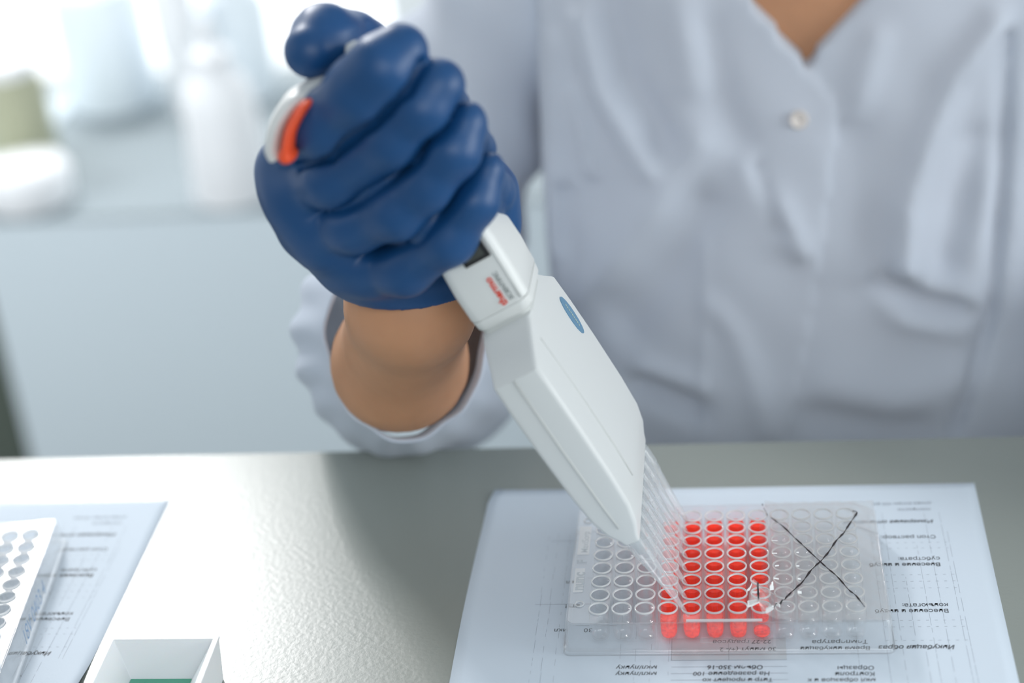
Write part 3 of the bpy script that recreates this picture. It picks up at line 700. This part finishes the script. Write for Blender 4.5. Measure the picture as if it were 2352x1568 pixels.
def body_fn(X, Y, Z):
    d = torso_d(X, Y, Z, -15.0)
    d = smin(d, cap(X, Y, Z, (98, 362, 150), (98, 350, 255), 52, 48), 40)            # neck
    hd_ = ell(X, Y, Z, (98, 330, 345), (72, 92, 108)); hd_ = smin(hd_, ell(X, Y, Z, (98, 300, 295), (50, 60, 60)), 30)
    hd_ = smin(hd_, cap(X, Y, Z, (98, 246, 345), (98, 228, 318), 8, 11), 14)          # nose
    for sx in (-1, 1):
        hd_ = smin(hd_, ell(X, Y, Z, (98+sx*72, 335, 335), (8, 18, 30)), 6)           # ears
        hd_ = np.maximum(hd_, -ell(X, Y, Z, (98+sx*30, 238, 350), (15, 9, 8)))        # eye sockets
    hd_ = np.maximum(hd_, -ell(X, Y, Z, (98, 236, 285), (24, 6, 3)))                  # mouth line
    d = smin(d, hd_, 20)
    d = smin(d, chain(X, Y, Z, [SH, (-104, 396, 70), EL+np.array([0, 36, 0]), CF, WR, at(940, 620, 58)], [34, 34, 31, 27.4, 24.2, 20], 12), 18)
    EL2 = np.array([275, 330, -60.0]); WR2 = np.array([300, 110, 28.0])
    d = smin(d, chain(X, Y, Z, [SH2, EL2, WR2], [46, 34, 23], 14), 18)
    HN = np.array([298, 40, 22.0]); d = smin(d, cap(X, Y, Z, WR2, HN, 20, 15), 10)
    for i in range(4):
        bx = 280+12*i; d = smin(d, chain(X, Y, Z, [(bx, 40, 20), (bx-2, 2-3*(i in (1, 2)), 22), (bx-3, -22-4*(i in (1, 2)), 10)], [9, 8, 7], 3), 3)
    d = smin(d, chain(X, Y, Z, [(282, 70, 20), (262, 45, 16), (254, 20, 11)], [11, 9, 8], 3), 5)
    for sx in (-1, 1):
        d = smin(d, chain(X, Y, Z, [(98+sx*70, 400, -330), (98+sx*95, 60, -320), (98+sx*95, 90, -690), ], [80, 58, 40], 20), 30)
        d = smin(d, cap(X, Y, Z, (98+sx*95, 100, -715), (98+sx*105, -60, -722), 30, 24), 15)
    return d
v, f = mesh_sdf(body_fn, (-170, -110, -752), (380, 520, 470), 5.5)
v[:, 2] = np.maximum(v[:, 2], -750); mk('body', v, f, M['skin'], per)

# ---- lab coat
def fold_field(X, Z, strokes):
    d = np.zeros_like(X)
    for pts, wd, amp in strokes:
        best = np.full_like(X, 1e9)
        for i in range(len(pts)-1):
            a, b = np.array(pts[i]), np.array(pts[i+1]); e = b-a; t = np.clip(((X-a[0])*e[0]+(Z-a[1])*e[1])/(e@e), 0, 1)
            best = np.minimum(best, np.hypot(X-a[0]-t*e[0], Z-a[1]-t*e[1]))
        d += 1.15*amp*np.exp(-(best/(wd*.85))**2)
    return d
def fp(u, v_):                                    # pixel to x, z on the coat front
    p = at(u, v_, 262)
    for _ in range(4): p = at(u, v_, 262+.20*p[2])
    return (p[0], p[2])
FOLDS = [
 ([fp(2290, 60), fp(2190, 180), fp(2120, 350), fp(2085, 470), fp(2080, 600)], 10, 8), ([fp(2080, 600), fp(2150, 660), fp(2240, 690)], 9, 5),
 ([fp(2240, 350), fp(2200, 500), fp(2170, 610)], 13, -7), ([fp(2020, 650), fp(2110, 700), fp(2190, 710)], 8, -5), ([fp(1990, 640), fp(2080, 730), (fp(2210, 760))], 8, 4),
 ([fp(1400, 0), fp(1440, 180), fp(1530, 330)], 10, -6), ([fp(1330, 60), fp(1370, 220), fp(1480, 380)], 9, 6),
 ([fp(1600, 320), fp(1500, 470), fp(1370, 650), fp(1320, 700)], 12, 6), ([fp(1310, 250), fp(1330, 330), fp(1350, 420)], 5, 3),
 ([fp(1620, 480), fp(1560, 600), fp(1450, 760)], 14, -5), ([fp(1720, 370), fp(1780, 460), fp(1840, 560)], 8, 5), ([fp(1735, 380), fp(1765, 450), fp(1790, 520)], 5, -4),
 ([fp(1617, 560), fp(1617, 760), fp(1615, 1000)], 3, 1.5), ([fp(1480, 905), fp(1540, 925), fp(1600, 945)], 9, -7), ([fp(1480, 860), fp(1600, 880)], 8, 3),
 ([fp(1640, 700), fp(1690, 760), fp(1730, 860), fp(1760, 980)], 8, 3), ([fp(1900, 880), fp(2040, 930), fp(2200, 880)], 16, 4), ([fp(1880, 960), fp(2100, 985)], 12, -5),
 ([fp(1290, 500), fp(1300, 700)], 8, -4), ([fp(1260, 150), fp(1255, 420), fp(1270, 640)], 10, 4), ([fp(2320, 100), fp(2310, 420), fp(2280, 760), fp(2200, 990)], 5, -6),
 ([fp(1960, 300), fp(1985, 480), fp(1980, 640)], 14, -4), ([fp(2010, 90), fp(1960, 260)], 10, 4), ([fp(1630, 60), fp(1670, 260), fp(1760, 420)], 9, -3), ([fp(1560, 0), fp(1590, 180)], 12, 4)]
EDGE = [fp(1700, -40), fp(1725, 0), fp(1855, 150), fp(1915, 235), fp(1914, 330), fp(1886, 560), fp(1846, 800), fp(1808, 1010), fp(1780, 1250)]
def seg_side(X, Z, poly):
    """signed distance to an open polyline in the x-z plane, positive on the wearer's overlapping side (smaller x)"""
    best = np.full_like(X, 1e9); sg = np.ones_like(X)
    for i in range(len(poly)-1):
        a, b = np.array(poly[i]), np.array(poly[i+1]); e = b-a; t = np.clip(((X-a[0])*e[0]+(Z-a[1])*e[1])/(e@e), 0, 1)
        d = np.hypot(X-a[0]-t*e[0], Z-a[1]-t*e[1]); s_ = np.sign(e[0]*(Z-a[1])-e[1]*(X-a[0]))
        upd = d < best-1e-6; best = np.where(upd, d, best); sg = np.where(upd, s_, sg)
    return best*sg
Vb, Vl, Vr = fp(1852, 147), fp(1675, -60), fp(2050, -70)
def coat_fn(X, Y, Z):
    d = torso_d(X, Y, Z, 2.0)
    d = np.where(Z < -345, d, d)
    XX, ZZ = X[:, 0, :], Z[:, 0, :]
    fld = 1.0*fold_field(XX, ZZ, FOLDS)+.9*np.sin(XX*.11+ZZ*.05)*np.sin(ZZ*.07)
    s_ = seg_side(XX, ZZ, EDGE); fld = fld+2.6*np.clip(s_*-1/1.5+.5, 0, 1)*0+2.6*(s_*SIDE > 0)
    # carve the V neck
    def half(a, b): return (b[0]-a[0])*(ZZ-a[1])-(b[1]-a[1])*(XX-a[0])
    inV = (half(Vb, Vl) < 0) & (half(Vb, Vr) > 0)
    fld = np.where(inV, -36.0, fld)
    front = np.clip((345-Y)/60, 0, 1)
    d = d-fld[:, None, :]*front
    d = np.maximum(d, -cap(X, Y, Z, (98, 365, 150), (98, 350, 300), 60, 58)*np.where(Z > 175, 1, 1))
    return d
SIDE = 1
tst = seg_side(np.array([[EDGE[5][0]-20]]), np.array([[EDGE[5][1]]]), EDGE)[0, 0]
if tst < 0: SIDE = -1
v, f = mesh_sdf(coat_fn, (-70, 165, -358), (265, 480, 215), 3.0)
ct = mk('lab_coat', v, f, M['coat'], per)
def sleeve(P, R_, lo, hi, h, waves, cuts):
    def fn(X, Y, Z):
        d = chain(X, Y, Z, P, R_, 30)
        for (q0, dr, per_, amp) in waves:
            t = (X-q0[0])*dr[0]+(Y-q0[1])*dr[1]+(Z-q0[2])*dr[2]; d = d-amp*np.sin(t*per_+.02*X*1.3)
        for c_, n_ in cuts: d = np.maximum(d, (X-c_[0])*n_[0]+(Y-c_[1])*n_[1]+(Z-c_[2])*n_[2])
        return d
    return mesh_sdf(fn, lo, hi, h)
ax = (EL-CF); ax /= np.linalg.norm(ax)
wv = [((0, 0, 0), (.55, .3, .8), .12, 2.6), ((0, 0, 0), (.8, -.2, .35), .10, 1.8)]
v, f = sleeve([SH+np.array([-4, 6, 4]), np.array([-104, 392, 70]), EL+np.array([-2, 40, -6])], [54, 47, 46], (-240, 180, -130), (10, 460, 250), 3.5, wv, [])
mk('upper_sleeve', v, f, M['coat'], per)
# forearm sleeve: open cuff with its own wall, flaring round the wrist
def ring_pts(c, n_, ra, rb, k_, ph, wob):
    n_ = n_/np.linalg.norm(n_); a = np.array([1, 0, 0])-n_*n_[0]; a /= np.linalg.norm(a); b = np.cross(n_, a); out = []
    for k in range(k_):
        q = 2*math.pi*k/k_; w_ = 1+wob(q); out.append(c+a*ra*w_*math.cos(q)+b*rb*w_*math.sin(q))
    return out
C0 = at(932, 788, 106); view = CAM-C0; view /= np.linalg.norm(view)
cuffn = -.55*ax+.45*view; cuffn /= np.linalg.norm(cuffn)
K = 96
def wob0(q): return .025*math.sin(3*q+.5)+.018*math.sin(7*q)+.010*math.sin(13*q)
def wob1(q): return .03*math.sin(3*q+.5)+.045*math.sin(15*q+1)*max(0, math.cos(q-2.6))+.012*math.sin(17*q)
secs = []
Ms = EL+np.array([0, 10, 0])
for t, ra, rb, wb_ in ((0, 35.0, 41.0, wob0), (.04, 36.2, 42, wob0), (.10, 41, 45, wob1), (.20, 49, 50, wob1), (.4, 56, 55, wob1), (.6, 56, 56, wob1), (.8, 53, 55, wob0), (1.0, 50, 52, wob0)):
    c = C0*(1-t)+Ms*t+np.array([-8, 0, 4])*math.sin(math.pi*min(1, t*1.6)**.7)*(t < .63); n_ = cuffn*(1-min(1, t*2))+(-ax)*min(1, t*2)
    secs.append(ring_pts(c, n_, ra, rb, K, 0, wb_))
v = [p for r in secs for p in r]; f = []
for i in range(len(secs)-1):
    for k in range(K): f.append((i*K+k, i*K+(k+1) % K, (i+1)*K+(k+1) % K, (i+1)*K+k))
o = mk('forearm_sleeve', v, f, M['coat'], per); sd = o.modifiers.new('cloth', 'SOLIDIFY'); sd.thickness = 1.6*S; sd.offset = -1
ss = o.modifiers.new('smooth', 'SUBSURF'); ss.levels = 1; ss.render_levels = 1
v, f = tube(secs[0]+[secs[0][0]], 1.15, 8); mk('cuff_hem', v, f, M['coat'], per)
# left sleeve of the coat (right in the picture)
v, f = sleeve([SH2+np.array([-8, 0, 4]), np.array([270, 332, -62.0]), np.array([298, 130, 36.0])], [60, 54, 38], (150, 120, -130), (370, 460, 250), 4.0, wv, [((0, 132, 0), (0, -1, 0))])
mk('upper_sleeve', v, f, M['coat'], per)
# button
bp_ = at(1835, 275, 262+.2*105-2.0-4.6)
def btn(c, R0):
    n_ = np.array([0, -1, .2]); n_ /= np.linalg.norm(n_); a = np.array([1, 0, 0.]); b = np.cross(n_, a); v, f = [], []
    pr = [(.01, .2), (R0*.55, .2), (R0*.7, 1.3), (R0*.9, 1.5), (R0, .6), (R0, -1.5)]; sg = 28
    for r, z in pr:
        for k in range(sg): q = 2*math.pi*k/sg; v.append(c+a*r*math.cos(q)+b*r*math.sin(q)+n_*z)
    for i in range(len(pr)-1):
        for k in range(sg): f.append((i*sg+k, i*sg+(k+1) % sg, (i+1)*sg+(k+1) % sg, (i+1)*sg+k))
    return v, f
v, f = btn(bp_, 4.6); mk('button', v, f, M['button'], ct)
# trousers and hair
def leg_fn(X, Y, Z):
    d = None
    for sx in (-1, 1):
        e = chain(X, Y, Z, [(98+sx*70, 400, -325), (98+sx*95, 60, -315), (98+sx*95, 90, -660)], [88, 66, 52], 20); d = e if d is None else smin(d, e, 20)
    return np.maximum(d, -(Z+690))
v, f = mesh_sdf(leg_fn, (-90, -30, -710), (290, 510, -210), 8); mk('trousers', v, f, M['trouser'], per)
def hair_fn(X, Y, Z):
    d = ell(X, Y, Z, (98, 345, 360), (82, 98, 108)); d = np.maximum(d, -ell(X, Y, Z, (98, 255, 310), (66, 72, 98)))
    return smin(d, ell(X, Y, Z, (98, 430, 330), (45, 40, 60)), 20)
v, f = mesh_sdf(hair_fn, (0, 220, 220), (200, 500, 500), 5); mk('hair', v, f, M['hair'], per)

# ---- the gloved hand
def hand_fn(X, Y, Z):
    P = at
    def finger(main, rad, back, rb_):
        d1 = chain(X, Y, Z, main, rad, 5)
        return smin(d1, chain(X, Y, Z, [main[-1]]+back, rb_, 4), 3)
    idx = finger([P(690, 338, 30), P(745, 288, 14), P(830, 208, 7), P(880, 155, 5), P(921, 117, 9)], [10.5, 11.6, 11.6, 11.0, 8.7], [P(945, 175, 36), P(900, 240, 48)], [8.7, 8.2, 8])
    mid = finger([P(668, 430, 34), P(765, 410, 17), P(906, 320, 8), P(972, 246, 6), P(1007, 195, 9)], [11, 10.6, 10.4, 10, 8.6], [P(1025, 250, 38), P(985, 310, 50)], [8.6, 8.2, 8])
    rng_ = finger([P(705, 525, 34), P(815, 512, 19), P(915, 482, 10), P(985, 420, 8), P(1040, 344, 7), P(1063, 284, 11)], [11, 10.6, 10.2, 9.9, 9.4, 7.9], [P(1085, 345, 38), P(1050, 410, 50)], [7.9, 8, 8])
    pnk = finger([P(800, 610, 36), P(930, 612, 22), P(1030, 545, 13), P(1086, 458, 13), P(1110, 392, 18)], [11.5, 10.4, 9.6, 8.9, 7.2], [P(1132, 440, 42), P(1110, 490, 50)], [7.2, 7.5, 7.5])
    fingers = smin(smin(idx, mid, 1.0), smin(rng_, pnk, 1.0), 1.0)
    def grooves(d):
        g = chain(X, Y, Z, [P(690, 382, 16), P(755, 352, 8), P(850, 277, 1.5), P(930, 205, .5), P(964, 148, 4)], [1.8, 3, 3, 3, 2.4], 2); h = np.maximum(1.5-np.abs(d+g), 0)/1.5
        d = np.maximum(d, -g)+h*h*1.5/4
        for p, q, c_, w_, x0 in ((mid, rng_, 2.3, 2.4, -98), (rng_, pnk, 3.2, 3.0, -86)):     # creases exactly where two fingers meet
            d = d + c_*np.exp(-((p-q)/w_)**2)*np.clip((7-np.maximum(p, q))/5, 0, 1)*np.clip((X-x0)/22, 0.12, 1)
        return d
    W_ = P(935, 640, 60)
    palm = None
    for a, ra in ((P(668, 385, 40), 13), (P(690, 430, 33), 14), (P(712, 480, 31), 14.5), (P(765, 540, 31), 14.5), (P(860, 605, 32), 13)):
        e = cap(X, Y, Z, a, W_, ra, 19); palm = e if palm is None else smin(palm, e, 9)
    palm = smin(palm, chain(X, Y, Z, [P(1050, 360, 62), P(1120, 440, 52), P(1125, 520, 54), P(1010, 600, 62)], [12, 9, 9, 16], 12), 10)
    palm = smin(palm, chain(X, Y, Z, [P(900, 300, 72), P(860, 450, 66), W_], [14, 20, 20], 14), 14)
    palm = smin(palm, chain(X, Y, Z, [W_, P(945, 720, 66)], [21, 25.5], 6), 12)
    thumb = chain(X, Y, Z, [P(960, 250, 74), P(900, 160, 66), P(815, 105, 52), P(748, 88, 38), P(714, 118, 27)], [14, 12, 11.2, 11.6, 9.6], 5)
    thumb = smin(thumb, cap(X, Y, Z, P(760, 122, 34), P(800, 128, 40), 9, 7.5), 5)
    d = grooves(smin(fingers, palm, 3.0)); d = smin(d, thumb, 4)
    d = smin(d, chain(X, Y, Z, [P(800, 330, 20), P(930, 430, 18.5), P(985, 500, 18), P(1040, 500, 19)], [10, 11, 9.5, 9], 5), 1.0)
    d = smin(d, chain(X, Y, Z, [P(820, 470, 21), P(880, 420, 17.5), P(985, 335, 17.5)], [9, 9, 8], 5), 1.0)
    # stretched-glove wrinkles over the thumb joint and the wrist
    t = P(790, 100, 45); r2 = np.sqrt((X-t[0])**2+(Y-t[1])**2+(Z-t[2])**2)
    d = d-.9*np.sin((Z*.9+X*.35)*1.15)*np.clip(1-r2/24, 0, 1)
    t = P(940, 640, 45); r2 = np.sqrt((X-t[0])**2+(Y-t[1])**2+(Z-t[2])**2)
    d = d-.35*np.sin((Z*.95+X*.2)*.9)*np.clip(1-r2/30, 0, 1)
    c1, c2, c3 = P(780, 605, 62), P(945, 701, 36), P(1062, 652, 58)
    n_ = np.cross(c2-c1, c3-c1); n_ /= np.linalg.norm(n_)
    if n_ @ (P(950, 850, 90)-c1) < 0: n_ = -n_
    return np.maximum(d, (X-c1[0])*n_[0]+(Y-c1[1])*n_[1]+(Z-c1[2])*n_[2])
v, f = mesh_sdf(hand_fn, (-135, -15, 105), (5, 105, 275), 1.0)
mk('glove', v, f, M['glove'], per)

# stool under the person
st = thing('lab_stool', 'round dark stool the person sits on behind the table', 'stool', (98, 430, -750))
v, f = lathe([(40, 0), (150, 0), (165, 8), (165, 38), (150, 48), (.01, 48)], 32, (98, 430, -470)); mk('seat', v, f, M['trouser'], st)
v, f = lathe([(20, -255), (20, 0)], 20, (98, 430, -468), True, True); mk('column', v, f, M['grey_plastic'], st)
v, f = lathe([(.01, 0), (200, 0), (205, 12), (30, 28), (.01, 28)], 32, (98, 430, -750)); mk('base', v, f, M['grey_plastic'], st)
